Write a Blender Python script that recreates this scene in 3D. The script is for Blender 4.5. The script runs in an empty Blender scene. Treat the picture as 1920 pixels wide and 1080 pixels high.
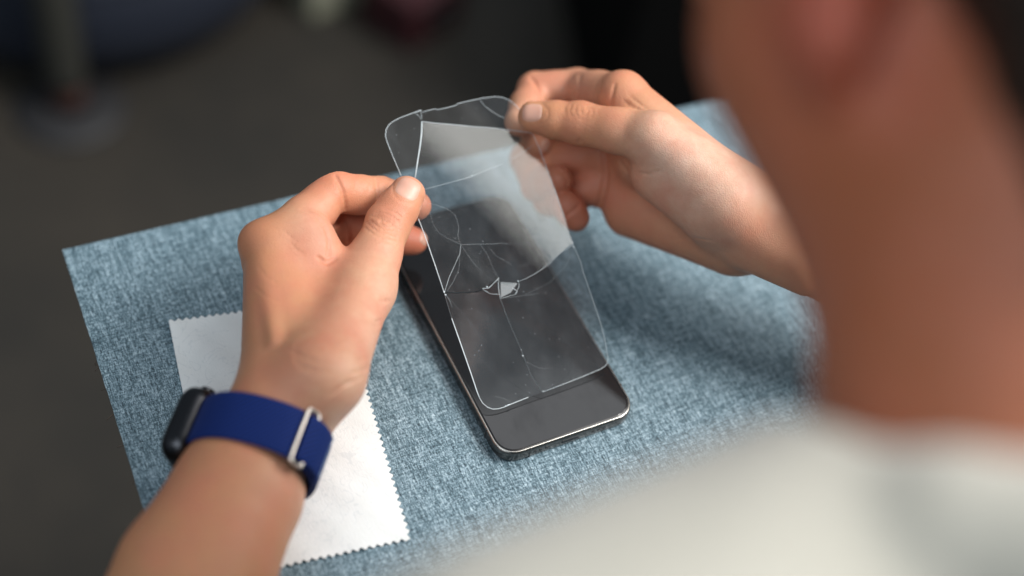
import bpy, bmesh, math, random
import numpy as np
from mathutils import Vector, Matrix

random.seed(7)
rng = np.random.default_rng(7)
MM = 0.001

# ------------------------------------------------------------------ camera
# world: table top is z = 0, the phone lies along +y; numbers below are millimetres
RC = np.array([[0.8954844, -0.42748, 0.12396993],
               [-0.26679714, -0.73847171, -0.61925667],
               [0.35626812, 0.52145986, -0.77534034]])   # rows: right, down, forward
CAM = np.array([-207.294, -284.505, 561.09])
FPX = 2700.0


def U(px, py, d):
    """point seen at picture position px, py at depth d (mm) in front of the lens"""
    pc = np.array([(px - 960) / FPX * d, (py - 540) / FPX * d, d])
    return CAM + RC.T @ pc


def on_z(px, py, z=0.0):
    d = RC.T @ np.array([(px - 960) / FPX, (py - 540) / FPX, 1.0])
    return CAM + d * ((z - CAM[2]) / d[2])


scene = bpy.context.scene
cam_data = bpy.data.cameras.new("camera")
cam = bpy.data.objects.new("camera", cam_data)
scene.collection.objects.link(cam)
m = Matrix.Identity(4)
for i in range(3):
    m[i][0] = RC[0][i]
    m[i][1] = -RC[1][i]
    m[i][2] = -RC[2][i]
    m[i][3] = CAM[i] * MM
cam.matrix_world = m
cam_data.sensor_width = 36.0
cam_data.lens = FPX / 1920 * 36.0
cam_data.clip_start = 0.02
cam_data.clip_end = 60
cam_data.dof.use_dof = True
cam_data.dof.focus_distance = 0.658
cam_data.dof.aperture_fstop = 2.1
scene.camera = cam

# ------------------------------------------------------------------ light
world = bpy.data.worlds.new("World")
scene.world = world
world.use_nodes = True
wb = world.node_tree.nodes["Background"]
wb.inputs[0].default_value = (0.72, 0.86, 1.0, 1)
wb.inputs[1].default_value = 0.17


def area(name, loc, target, sx, sy, radiance, color):
    l = bpy.data.lights.new(name, 'AREA')
    l.shape = 'RECTANGLE'
    l.size = sx
    l.size_y = sy
    l.energy = radiance * math.pi * sx * sy
    l.color = color
    o = bpy.data.objects.new(name, l)
    scene.collection.objects.link(o)
    o.location = loc
    d = Vector(target) - Vector(loc)
    o.rotation_euler = d.to_track_quat('-Z', 'Y').to_euler()
    return o


roof = area("roof_window_light", (1.095, 0.012, 2.0), (1.095, 0.012, 0.0), 1.15, 0.90, 3.6, (1.0, 0.985, 0.93))
roof.rotation_euler = (0, 0, math.radians(-57))
area("front_window_light", (0.85, 0.95, 2.0), (0.85, 0.95, 0.0), 1.7, 0.46, 1.45, (0.97, 0.98, 1.0))
area("side_window_light", (1.7, -0.5, 1.3), (0.03, 0.05, 0.0), 1.4, 1.1, 6.0, (1.0, 0.975, 0.94))
area("rear_hand_light", (1.55, -0.8, 2.2), (0.1, 0.05, 0.0), 0.8, 0.8, 29.0, (1.0, 0.98, 0.96))  # added off-frame lamp that brightens the hands
area("back_fill_light", (-1.5, -0.7, 2.1), (0.0, 0.0, 0.0), 1.8, 1.6, 2.4, (0.84, 0.93, 1.0))  # added cool fill for the cloth and the table's left side

scene.view_settings.view_transform = 'Standard'
scene.view_settings.look = 'None'
scene.view_settings.exposure = 0.35
scene.view_settings.gamma = 1.0
scene.cycles.use_denoising = True
scene.cycles.max_bounces = 10
scene.cycles.transparent_max_bounces = 24
scene.cycles.caustics_reflective = False
scene.cycles.caustics_refractive = False
scene.cycles.sample_clamp_indirect = 6.0

COL = scene.collection


# ------------------------------------------------------------------ object helpers
def tag(o, label=None, cat=None, group=None, kind=None):
    if label: o['label'] = label
    if cat: o['category'] = cat
    if group: o['group'] = group
    if kind: o['kind'] = kind
    return o


def mesh_obj(name, verts, faces, mat, parent=None, smooth=False, scale=MM):
    me = bpy.data.meshes.new(name)
    v = np.asarray(verts, float) * scale
    me.from_pydata([tuple(p) for p in v], [], [tuple(int(i) for i in f) for f in faces])
    me.update()
    if smooth:
        me.polygons.foreach_set("use_smooth", [True] * len(me.polygons))
    if mat: me.materials.append(mat)
    o = bpy.data.objects.new(name, me)
    COL.objects.link(o)
    if parent:
        o.parent = parent
    return o


def bm_obj(name, bm, mat, parent=None, smooth=False, fix=True):
    if fix:
        bmesh.ops.recalc_face_normals(bm, faces=bm.faces)
    me = bpy.data.meshes.new(name)
    bm.to_mesh(me)
    bm.free()
    me.transform(Matrix.Scale(MM, 4))
    if smooth:
        me.polygons.foreach_set("use_smooth", [True] * len(me.polygons))
    if mat: me.materials.append(mat)
    o = bpy.data.objects.new(name, me)
    COL.objects.link(o)
    if parent: o.parent = parent
    return o


def empty(name, **k):
    o = bpy.data.objects.new(name, None)
    o.empty_display_size = 0.02
    COL.objects.link(o)
    tag(o, **k)
    return o


def tube(name, pts, r, mat, parent=None, sides=8, closed=False, radii=None):
    pts = [np.asarray(p, float) for p in pts]
    n = len(pts)
    verts, faces = [], []
    up = np.array([0.13, 0.21, 0.97])
    for i, p in enumerate(pts):
        a = pts[(i - 1) % n] if (closed or i > 0) else p
        b = pts[(i + 1) % n] if (closed or i < n - 1) else p
        t = b - a
        t /= np.linalg.norm(t) + 1e-12
        s = np.cross(t, up)
        s /= np.linalg.norm(s) + 1e-12
        q = np.cross(s, t)
        rr = radii[i] if radii else r
        for k in range(sides):
            an = 2 * math.pi * k / sides
            verts.append(p + rr * (math.cos(an) * s + math.sin(an) * q))
    m_ = n if closed else n - 1
    for i in range(m_):
        for k in range(sides):
            j = (i + 1) % n
            faces.append((i * sides + k, i * sides + (k + 1) % sides, j * sides + (k + 1) % sides, j * sides + k))
    if not closed:
        faces.append(tuple(range(sides))[::-1])
        faces.append(tuple((n - 1) * sides + k for k in range(sides)))
    return mesh_obj(name, verts, faces, mat, parent, smooth=True)


def prism(poly, z0, z1, frame=None):
    """closed prism of a 2D polygon; frame = (origin, ex, ey, ez)"""
    n = len(poly)
    verts = [(x, y, z0) for x, y in poly] + [(x, y, z1) for x, y in poly]
    faces = [tuple(range(n))[::-1], tuple(range(n, 2 * n))]
    faces += [(i, (i + 1) % n, n + (i + 1) % n, n + i) for i in range(n)]
    v = np.array(verts, float)
    if frame is not None:
        o, ex, ey, ez = frame
        v = o + v[:, :1] * ex + v[:, 1:2] * ey + v[:, 2:3] * ez
    return v, faces


def rrect(x0, y0, x1, y1, r, n=10, p=2.3):
    pts = []
    for cx, cy, a0 in ((x1 - r, y1 - r, 0), (x0 + r, y1 - r, 90), (x0 + r, y0 + r, 180), (x1 - r, y0 + r, 270)):
        for k in range(n + 1):
            a = math.radians(a0 + 90 * k / n)
            c, s = math.cos(a), math.sin(a)
            pts.append((cx + r * math.copysign(abs(c) ** (2 / p), c), cy + r * math.copysign(abs(s) ** (2 / p), s)))
    return pts


# ------------------------------------------------------------------ material helpers
class Mat:
    def __init__(self, name):
        self.m = bpy.data.materials.new(name)
        self.m.use_nodes = True
        self.nt = self.m.node_tree
        self.b = self.nt.nodes["Principled BSDF"]
        self.out = self.nt.nodes["Material Output"]

    def n(self, t, **k):
        nd = self.nt.nodes.new(t)
        for a, v in k.items():
            if a.startswith('i_'):
                nd.inputs[a[2:].replace('_', ' ')].default_value = v
            else:
                setattr(nd, a, v)
        return nd

    def l(self, a, b):
        self.nt.links.new(a, b)

    def set(self, **k):
        names = dict(color='Base Color', rough='Roughness', metal='Metallic', spec='Specular IOR Level', coat='Coat Weight',
                     coat_rough='Coat Roughness', sss='Subsurface Weight', sheen='Sheen Weight', ior='IOR')
        for a, v in k.items():
            if a == 'color' and len(v) == 3: v = (*v, 1)
            self.b.inputs[names[a]].default_value = v
        return self

    def coords(self, scale=(1, 1, 1), rot=(0, 0, 0), kind='Object'):
        tc = self.n('ShaderNodeTexCoord')
        mp = self.n('ShaderNodeMapping')
        mp.inputs['Scale'].default_value = scale
        mp.inputs['Rotation'].default_value = rot
        self.l(tc.outputs[kind], mp.inputs[0])
        return mp.outputs[0]

    def noise(self, vec, scale, detail=4, rough=0.5):
        nd = self.n('ShaderNodeTexNoise')
        nd.inputs['Scale'].default_value = scale
        nd.inputs['Detail'].default_value = detail
        nd.inputs['Roughness'].default_value = rough
        self.l(vec, nd.inputs['Vector'])
        return nd.outputs['Fac']

    def ramp(self, fac, stops):
        nd = self.n('ShaderNodeValToRGB')
        cr = nd.color_ramp
        while len(cr.elements) < len(stops): cr.elements.new(0.5)
        for e, (p, c) in zip(cr.elements, stops):
            e.position = p
            e.color = (*c, 1) if len(c) == 3 else c
        self.l(fac, nd.inputs[0])
        return nd.outputs[0]

    def math(self, op, a, b=None, c=None):
        nd = self.n('ShaderNodeMath', operation=op)
        for i, x in enumerate((a, b, c)):
            if x is None: continue
            if isinstance(x, (int, float)): nd.inputs[i].default_value = x
            else: self.l(x, nd.inputs[i])
        return nd.outputs[0]

    def mix(self, fac, a, b, blend='MIX'):
        nd = self.n('ShaderNodeMix', data_type='RGBA', blend_type=blend)
        for i, x in ((0, fac), (6, a), (7, b)):
            if isinstance(x, (int, float)): nd.inputs[i].default_value = x
            elif isinstance(x, tuple): nd.inputs[i].default_value = (*x, 1) if len(x) == 3 else x
            else: self.l(x, nd.inputs[i])
        return nd.outputs[2]

    def bump(self, h, dist, strength=1.0, normal=None):
        nd = self.n('ShaderNodeBump')
        nd.inputs['Strength'].default_value = strength
        nd.inputs['Distance'].default_value = dist
        self.l(h, nd.inputs['Height'])
        if normal is not None: self.l(normal, nd.inputs['Normal'])
        self.l(nd.outputs[0], self.b.inputs['Normal'])
        return nd.outputs[0]


def simple(name, color, rough=0.5, **k):
    M_ = Mat(name).set(color=color, rough=rough, **k)
    v = M_.coords()
    f = M_.noise(v, 60, 4)
    c = M_.mix(M_.math('MULTIPLY', f, 0.35), color, tuple(x * 0.6 for x in color[:3]))
    M_.l(c, M_.b.inputs['Base Color'])
    return M_.m


# denim print laminate: slubby warp and weft threads
def denim_material():
    M_ = Mat("denim_laminate").set(rough=0.42, spec=0.5)
    warp = M_.noise(M_.coords((1, 0.24, 1)), 2100, 3, 0.6)
    warp2 = M_.noise(M_.coords((1, 0.09, 1)), 1250, 3, 0.6)
    weft = M_.noise(M_.coords((0.28, 1, 1)), 1900, 3, 0.6)
    weft2 = M_.noise(M_.coords((0.08, 1, 1)), 900, 2, 0.6)
    fleck = M_.noise(M_.coords((1, 0.7, 1)), 2400, 2, 0.5)
    big = M_.noise(M_.coords((1, 1, 1)), 9, 3, 0.5)
    s = M_.math('ADD', M_.math('MULTIPLY', warp, 1.1), M_.math('MULTIPLY', weft, 0.7))
    s = M_.math('ADD', s, M_.math('MULTIPLY', warp2, 0.72))
    s = M_.math('ADD', s, M_.math('MULTIPLY', weft2, 0.42))
    s = M_.math('ADD', s, M_.math('MULTIPLY', fleck, 0.35))
    s = M_.math('ADD', s, M_.math('MULTIPLY', big, 0.10))
    f = M_.math('SUBTRACT', s, 1.215)
    c = M_.ramp(f, [(0.20, (0.010, 0.024, 0.038)), (0.40, (0.068, 0.120, 0.148)), (0.57, (0.20, 0.290, 0.340)), (0.84, (0.52, 0.63, 0.70))])
    M_.l(c, M_.b.inputs['Base Color'])
    M_.bump(f, 0.00016, 0.8)
    return M_.m


def skin_material():
    M_ = Mat("skin").set(rough=0.42, spec=0.42, sss=0.2)
    M_.b.inputs['Subsurface Radius'].default_value = (1.0, 0.32, 0.16)
    M_.b.inputs['Subsurface Scale'].default_value = 0.0026
    at = M_.n('ShaderNodeVertexColor', layer_name='pigment_and_light')
    v = M_.coords()
    mott = M_.noise(v, 120, 5, 0.6)
    fine = M_.noise(v, 900, 3, 0.6)
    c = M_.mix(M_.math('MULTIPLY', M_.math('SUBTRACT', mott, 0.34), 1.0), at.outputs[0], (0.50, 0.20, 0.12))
    blotch = M_.noise(v, 38, 3, 0.6)
    c = M_.mix(M_.math('MULTIPLY', M_.math('SUBTRACT', blotch, 0.40), 1.5), c, (0.62, 0.20, 0.13))
    c = M_.mix(M_.math('MULTIPLY', fine, 0.22), c, (0.30, 0.12, 0.06))
    M_.l(c, M_.b.inputs['Base Color'])
    # criss-cross of fine skin lines
    w = M_.n('ShaderNodeMix', data_type='VECTOR')
    nz = M_.n('ShaderNodeTexNoise')
    nz.inputs['Scale'].default_value = 260
    M_.l(v, nz.inputs['Vector'])
    w.inputs[0].default_value = 0.0022
    M_.l(v, w.inputs[4])
    M_.l(nz.outputs['Color'], w.inputs[5])
    hs = None
    for sc in ((900, 900, 900), (1500, 650, 900)):
        mp = M_.n('ShaderNodeMapping')
        mp.inputs['Scale'].default_value = sc
        mp.inputs['Rotation'].default_value = (0.4, 0.2, 0.7)
        M_.l(w.outputs[1], mp.inputs[0])
        vo = M_.n('ShaderNodeTexVoronoi', feature='DISTANCE_TO_EDGE')
        vo.inputs['Scale'].default_value = 1.0
        M_.l(mp.outputs[0], vo.inputs['Vector'])
        h = M_.math('MINIMUM', vo.outputs['Distance'], 0.22)
        hs = h if hs is None else M_.math('ADD', hs, h)
    hs = M_.math('ADD', hs, M_.math('MULTIPLY', M_.noise(v, 200, 4, 0.6), 0.45))
    M_.bump(hs, 0.00030, 0.65)
    r = M_.math('ADD', M_.math('MULTIPLY', mott, 0.25), 0.36)
    M_.l(r, M_.b.inputs['Roughness'])
    return M_.m


def glass_material():
    M_ = Mat("thin_glass")
    nt = M_.nt
    nt.nodes.remove(M_.b)
    tr = M_.n('ShaderNodeBsdfTransparent')
    tr.inputs[0].default_value = (0.985, 0.992, 0.99, 1)
    gl = M_.n('ShaderNodeBsdfGlossy')
    gl.inputs['Roughness'].default_value = 0.015
    df = M_.n('ShaderNodeBsdfDiffuse')
    df.inputs[0].default_value = (0.75, 0.78, 0.82, 1)
    fr = M_.n('ShaderNodeFresnel')
    fr.inputs['IOR'].default_value = 1.52
    geo = M_.n('ShaderNodeNewGeometry')
    # the far face is met from inside the slab: keep its fresnel that of air to glass
    inv = M_.n('ShaderNodeMix', data_type='FLOAT')
    inv.inputs[2].default_value = 1.52
    inv.inputs[3].default_value = 1 / 1.52
    M_.l(geo.outputs['Backfacing'], inv.inputs[0])
    M_.l(inv.outputs[0], fr.inputs['IOR'])
    v = M_.coords()
    sm = M_.noise(M_.coords((1, 0.35, 1), (0, 0, 0.5)), 70, 5, 0.7)
    dust = M_.n('ShaderNodeTexVoronoi', feature='F1')
    dust.inputs['Scale'].default_value = 260
    M_.l(v, dust.inputs['Vector'])
    spk = M_.math('MULTIPLY', M_.math('LESS_THAN', dust.outputs['Distance'], 0.045), 0.35)
    haze = M_.math('ADD', M_.math('MULTIPLY', M_.math('POWER', sm, 3.0), 0.05), 0.006)
    haze = M_.math('MAXIMUM', haze, spk)
    m1 = M_.n('ShaderNodeMixShader')
    M_.l(fr.outputs[0], m1.inputs[0])
    M_.l(tr.outputs[0], m1.inputs[1])
    M_.l(gl.outputs[0], m1.inputs[2])
    m2 = M_.n('ShaderNodeMixShader')
    M_.l(haze, m2.inputs[0])
    M_.l(m1.outputs[0], m2.inputs[1])
    M_.l(df.outputs[0], m2.inputs[2])
    M_.l(m2.outputs[0], M_.out.inputs[0])
    return M_.m


def frosted_material(name, alpha):
    """ground or broken glass edge: pale, catches light"""
    M_ = Mat(name).set(color=(0.86, 0.93, 0.96), rough=0.25, spec=0.8)
    M_.b.inputs['Alpha'].default_value = alpha
    M_.b.inputs['Transmission Weight'].default_value = 0.0
    return M_.m


MAT = {}
MAT['denim'] = denim_material()
MAT['skin'] = skin_material()
MAT['glass'] = glass_material()
MAT['glass_edge'] = frosted_material("glass_edge_glint", 0.75)  # pale rim colour stands in for the bright glint of the edges
MAT['crack'] = frosted_material("crack_face", 0.4)
MAT['hairline'] = frosted_material("hairline_crack", 0.16)
MAT['splinter'] = frosted_material("crushed_glass", 0.65)
MAT['board_core'] = simple("brown_board_core", (0.10, 0.075, 0.055), 0.9)
MAT['table_leg'] = simple("dark_painted_leg", (0.02, 0.02, 0.022), 0.5)
MAT['screen'] = Mat("black_screen_glass").set(color=(0.012, 0.012, 0.013), rough=0.045, spec=0.55).m
_s = Mat("fingerprinted_screen").set(color=(0.012, 0.012, 0.013), spec=0.55)
_f = _s.noise(_s.coords((1, 0.5, 1), (0, 0, 0.6)), 90, 5, 0.65)
_s.l(_s.ramp(_f, [(0.45, (0.03, 0.03, 0.03)), (0.75, (0.17, 0.17, 0.17))]), _s.b.inputs['Roughness'])
MAT['screen'] = _s.m
MAT['bezel'] = Mat("black_bezel_ring").set(color=(0.006, 0.006, 0.007), rough=0.35).m
MAT['steel'] = Mat("graphite_steel").set(color=(0.15, 0.135, 0.125), rough=0.16, metal=1.0).m
MAT['steel_edge'] = Mat("bright_steel_chamfer").set(color=(0.56, 0.54, 0.50), rough=0.25, metal=1.0).m
MAT['antenna'] = Mat("antenna_plastic").set(color=(0.03, 0.03, 0.03), rough=0.5).m
MAT['silver'] = Mat("brushed_silver").set(color=(0.62, 0.57, 0.52), rough=0.32, metal=1.0).m
MAT['watch_case'] = Mat("dark_watch_case").set(color=(0.055, 0.055, 0.06), rough=0.3, metal=1.0).m
MAT['watch_glass'] = Mat("black_watch_glass").set(color=(0.01, 0.01, 0.012), rough=0.06).m
MAT['stitch'] = Mat("pale_thread").set(color=(0.32, 0.42, 0.55), rough=0.7).m


def strap_material():
    M_ = Mat("navy_woven_nylon").set(rough=0.75, spec=0.2, sheen=0.03)
    tc = M_.n('ShaderNodeTexCoord')
    wv = M_.n('ShaderNodeTexWave', wave_type='BANDS', bands_direction='DIAGONAL')
    mp = M_.n('ShaderNodeMapping')
    mp.inputs['Scale'].default_value = (1, 1, 1)
    M_.l(tc.outputs['UV'], mp.inputs[0])
    M_.l(mp.outputs[0], wv.inputs['Vector'])
    wv.inputs['Scale'].default_value = 0.24
    wv.inputs['Distortion'].default_value = 0.3
    nz = M_.noise(mp.outputs[0], 1.6, 3)
    f = M_.math('ADD', M_.math('MULTIPLY', wv.outputs['Fac'], 0.6), M_.math('MULTIPLY', nz, 0.5))
    c = M_.ramp(f, [(0.15, (0.001, 0.005, 0.040)), (0.85, (0.004, 0.026, 0.17))])
    M_.l(c, M_.b.inputs['Base Color'])
    M_.bump(f, 0.00025, 0.8)
    return M_.m


MAT['strap'] = strap_material()


def cloth_material():
    M_ = Mat("white_microfibre").set(rough=0.85, spec=0.2, sheen=0.4)
    v = M_.coords()
    a = M_.noise(v, 26, 4, 0.6)
    pr = M_.n('ShaderNodeTexNoise')
    pr.inputs['Scale'].default_value = 75
    pr.inputs['Detail'].default_value = 1
    pr.inputs['Distortion'].default_value = 2.2
    M_.l(v, pr.inputs['Vector'])
    # faint washed out grey scribble print
    ln = M_.math('ABSOLUTE', M_.math('SUBTRACT', pr.outputs['Fac'], 0.5))
    ln = M_.math('MULTIPLY', M_.math('LESS_THAN', ln, 0.018), M_.math('MULTIPLY', M_.math('GREATER_THAN', a, 0.47), 0.16))
    c = M_.ramp(a, [(0.3, (0.71, 0.73, 0.715)), (0.7, (0.81, 0.82, 0.815))])
    c = M_.mix(ln, c, (0.35, 0.42, 0.46))
    M_.l(c, M_.b.inputs['Base Color'])
    w = M_.math('ADD', M_.noise(M_.coords((1, 0.3, 1), (0, 0, 0.2)), 1200, 2), M_.noise(v, 300, 3))
    M_.bump(w, 0.0002, 0.5)
    return M_.m


MAT['cloth'] = cloth_material()


def shirt_material():
    M_ = Mat("off_white_cotton").set(rough=0.9, spec=0.2, sheen=0.3)
    v = M_.coords()
    f = M_.noise(v, 14, 4, 0.55)
    c = M_.ramp(f, [(0.3, (0.395, 0.378, 0.325)), (0.7, (0.485, 0.465, 0.405))])
    M_.l(c, M_.b.inputs['Base Color'])
    M_.bump(M_.math('ADD', M_.noise(v, 900, 2), M_.math('MULTIPLY', f, 6)), 0.001, 0.5)
    return M_.m


MAT['shirt'] = shirt_material()


def hair_material():
    M_ = Mat("dark_brown_hair").set(rough=0.5, spec=0.4)
    f = M_.noise(M_.coords((1, 1, 0.15)), 500, 3)
    c = M_.ramp(f, [(0.3, (0.008, 0.006, 0.005)), (0.7, (0.03, 0.020, 0.014))])
    M_.l(c, M_.b.inputs['Base Color'])
    M_.bump(f, 0.001, 1.0)
    return M_.m


MAT['hair'] = hair_material()


def nail_material():
    M_ = Mat("fingernail").set(color=(0.60, 0.33, 0.245), rough=0.42, spec=0.45, sss=0.25)
    M_.b.inputs['Subsurface Radius'].default_value = (1.0, 0.4, 0.25)
    M_.b.inputs['Subsurface Scale'].default_value = 0.002
    return M_.m


MAT['nail'] = nail_material()
MAT['eye'] = Mat("eye_white").set(color=(0.75, 0.72, 0.68), rough=0.1).m
MAT['navy_fabric'] = simple("navy_black_upholstery", (0.006, 0.010, 0.022), 0.8)
MAT['grey_leg'] = simple("grey_green_painted_metal", (0.036, 0.036, 0.030), 0.5)
MAT['stand_base'] = simple("dark_grey_cast_base", (0.018, 0.0175, 0.019), 0.6)
MAT['rust'] = simple("rust_red_plastic", (0.08, 0.03, 0.022), 0.6)
MAT['olive'] = simple("olive_grey_cardboard", (0.26, 0.26, 0.19), 0.8)
MAT['dark_red'] = simple("dark_red_plastic", (0.045, 0.009, 0.012), 0.6)
MAT['black_fabric'] = simple("black_canvas", (0.003, 0.003, 0.003), 0.9, spec=0.08)
MAT['blue_dark'] = simple("dark_blue_canvas", (0.008, 0.015, 0.04), 0.8)


def floor_material():
    M_ = Mat("dark_grey_brown_floor").set(rough=0.6, spec=0.3)
    v = M_.coords()
    a = M_.noise(v, 2.2, 4, 0.6)
    b = M_.noise(v, 40, 4, 0.6)
    f = M_.math('ADD', M_.math('MULTIPLY', a, 0.8), M_.math('MULTIPLY', b, 0.2))
    c = M_.ramp(f, [(0.35, (0.023, 0.021, 0.018)), (0.65, (0.047, 0.039, 0.030))])
    M_.l(c, M_.b.inputs['Base Color'])
    M_.bump(b, 0.001, 0.4)
    return M_.m


MAT['floor'] = floor_material()

# ------------------------------------------------------------------ setting
FLOOR_Z = -730.0
mesh_obj("floor", [(-15000, -15000, FLOOR_Z), (15000, -15000, FLOOR_Z), (15000, 15000, FLOOR_Z), (-15000, 15000, FLOOR_Z)],
         [(0, 1, 2, 3)], MAT['floor'])['kind'] = 'structure'

# ------------------------------------------------------------------ work table with denim-look top
cA = on_z(117, 468)
cB = on_z(1330, 190)
ex = (cB - cA)[:2] / np.linalg.norm((cB - cA)[:2])
ey = np.array([-ex[1], ex[0]])
TW, TL = 560.0, 420.0     # board extent right and towards the sitter
table = empty("work_table", label="work table topped with a blue denim-look board under the phone", cat="table")
table.location = Vector((*((cA[:2] + ex * TW / 2 - ey * TL / 2) * MM), FLOOR_Z * MM))
tloc = np.array(table.location) / MM


def trel(p):
    return np.asarray(p, float) - tloc


def board_outline(inset=0.0, rough_=0.0, seg=90):
    pts = []
    cor = [(inset, -TL + inset), (TW - inset, -TL + inset), (TW - inset, -inset), (inset, -inset)]
    for i in range(4):
        a, b = np.array(cor[i]), np.array(cor[(i + 1) % 4])
        for k in range(seg):
            p = a + (b - a) * k / seg
            p = p + rng.normal(0, rough_, 2)
            pts.append(p)
    return [tuple(cA[:2] + ex * x + ey * y) for x, y in pts]


v, f = prism(board_outline(0, 0.10), -0.9, 0.0)
top = mesh_obj("denim_surface", v - tloc, f, MAT['denim'], table)
# the print runs along the board
top.rotation_euler = (0, 0, 0)
v, f = prism(board_outline(0.7, 0.22), -5.0, -0.9)
mesh_obj("board", v - tloc, f, MAT['board_core'], table)
v, f = prism([tuple(cA[:2] + ex * x + ey * y) for x, y in ((30, -TL + 30), (TW - 30, -TL + 30), (TW - 30, -30), (30, -30))], -30, -5.0)
mesh_obj("apron", v - tloc, f, MAT['table_leg'], table)
for x, y in ((45, -45), (TW - 45, -45), (45, -TL + 45), (TW - 45, -TL + 45)):
    c = cA[:2] + ex * x + ey * y
    v, f = prism([tuple(c + ex * a + ey * b) for a, b in ((-16, -16), (16, -16), (16, 16), (-16, 16))], FLOOR_Z, -30)
    mesh_obj("leg", v - tloc, f, MAT['table_leg'], table)
# loose threads along the cut left edge
for k in range(9):
    y = -random.uniform(60, 240)
    p0 = cA[:2] + ex * 0.4 + ey * y
    a = random.uniform(2.6, 4.0)
    L = random.uniform(1.5, 4.5)
    pts = [np.array([*(p0 + (ex * math.cos(a) + ey * math.sin(a)) * L * t), -1.2 - 1.5 * t * t]) for t in (0, .35, .7, 1)]
    tube("loose_thread", [p - tloc for p in pts], 0.22, MAT['board_core'], table, 5)

# ------------------------------------------------------------------ phone
PW, PL, PT = 71.5, 147.0, 7.8
phone = empty("smartphone", label="dark grey smartphone lying screen up on the blue denim-look board", cat="smartphone")
phone.location = (PW / 2 * MM, PL / 2 * MM, 0)
pl = np.array([PW / 2, PL / 2, 0])


def ring_stack(levels, name, mat, parent, off, cap_top=True, cap_bot=True, smooth=True, n=12):
    """levels: (inset, z, radius)"""
    verts, faces = [], []
    cnt = None
    for ins, z, r in levels:
        o = rrect(ins, ins, PW - ins, PL - ins, r, n)
        cnt = len(o)
        verts += [(x, y, z) for x, y in o]
    for i in range(len(levels) - 1):
        for k in range(cnt):
            a = i * cnt + k
            b = i * cnt + (k + 1) % cnt
            faces.append((a, b, b + cnt, a + cnt))
    if cap_bot: faces.append(tuple(range(cnt))[::-1])
    if cap_top: faces.append(tuple((len(levels) - 1) * cnt + k for k in range(cnt)))
    return mesh_obj(name, np.array(verts) - off, faces, mat, parent, smooth=smooth)


ring_stack([(1.6, 0.0, 9.6), (0.7, 0.25, 10.4), (0.25, 0.8, 11), (0.0, 1.7, 11.2), (0.0, 6.3, 11.2), (0.12, 7.0, 11.1), (0.35, 7.35, 10.9)],
           "frame", MAT['steel'], phone, pl, cap_top=True)
ring_stack([(0.36, 7.352, 10.9), (0.45, 7.62, 10.8), (0.70, 7.72, 10.6), (0.95, 7.71, 10.4)], "bright_chamfer", MAT['steel_edge'], phone, pl, cap_top=False, cap_bot=False)
ring_stack([(0.95, 7.45, 10.4), (1.0, 7.69, 10.4), (1.75, 7.70, 9.9)], "gasket", MAT['bezel'], phone, pl, cap_bot=False)
scr = ring_stack([(1.6, 7.5, 9.9), (1.62, 7.72, 9.9), (1.85, 7.80, 9.7), (2.2, 7.815, 9.4)], "screen", MAT['screen'], phone, pl, smooth=False)


def box_part(name, c, s, mat, parent, off, bev=0.2):
    bm = bmesh.new()
    bmesh.ops.create_cube(bm, size=1)
    for v_ in bm.verts:
        v_.co = Vector((v_.co.x * s[0], v_.co.y * s[1], v_.co.z * s[2]))
    if bev:
        bmesh.ops.bevel(bm, geom=list(bm.edges), offset=bev, segments=2, profile=0.6, affect='EDGES')
    for v_ in bm.verts:
        v_.co += Vector(np.asarray(c, float) - off)
    return bm_obj(name, bm, mat, parent, smooth=False)


box_part("charging_port", (PW / 2, 0.02, 3.9), (8.6, 0.5, 2.4), MAT['bezel'], phone, pl, 0.2)
for x in (17.5, 20.5, 23.5, 48, 51, 54):
    box_part("speaker_hole", (x, 0.02, 3.9), (1.5, 0.4, 1.5), MAT['bezel'], phone, pl, 0.15)
for c, s in (((14.8, 0.25, 4.2), (0.75, 0.8, 7.2)), ((0.25, 17, 4.2), (0.8, 0.75, 7.2)), ((PW - .25, 17, 4.2), (.8, .75, 7.2)),
             ((0.25, PL - 17, 4.2), (.8, .75, 7.2)), ((PW - .25, PL - 17, 4.2), (.8, .75, 7.2))):
    box_part("antenna_band", c, s, MAT['antenna'], phone, pl, 0.1)
box_part("side_button", (PW + 0.2, 98, 4.2), (0.9, 17, 2.6), MAT['steel'], phone, pl, 0.3)
for y in (116, 101, 128):
    box_part("volume_button", (-0.2, y, 4.2), (0.9, 9 if y < 120 else 6, 2.6), MAT['steel'], phone, pl, 0.3)
v, f = prism(rrect(24, PL - 6.2, 47.5, PL - 3.2, 1.4, 5), 7.816, 7.83)
mesh_obj("earpiece_cutout", v - pl, f, MAT['bezel'], phone)

# ------------------------------------------------------------------ microfibre cloth with pinked edges
k0 = on_z(763, 1010)
k1 = on_z(318, 612)
ang = math.radians(90 - 7.3)
ky = np.array([math.cos(ang), math.sin(ang)])
ky = (on_z(683, 735) - k0)[:2]
ky /= np.linalg.norm(ky)
kx = np.array([ky[1], -ky[0]])      # to the right
dlt = (k1 - k0)[:2]
KW, KL = abs(dlt @ kx), abs(dlt @ ky)
cloth_c = k0[:2] - kx * KW / 2 + ky * KL / 2


def cloth_z(x, y):
    return 0.9 + 0.7 * (math.sin(x * 0.055 + 1) * math.sin(y * 0.045) + 1) * 0.5 + 0.35 * math.sin(0.14 * x + 0.11 * y) ** 2 \
        + 1.6 * math.exp(-((x + KW / 2) ** 2 + (y - KL / 2) ** 2) / 260.0)


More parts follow.
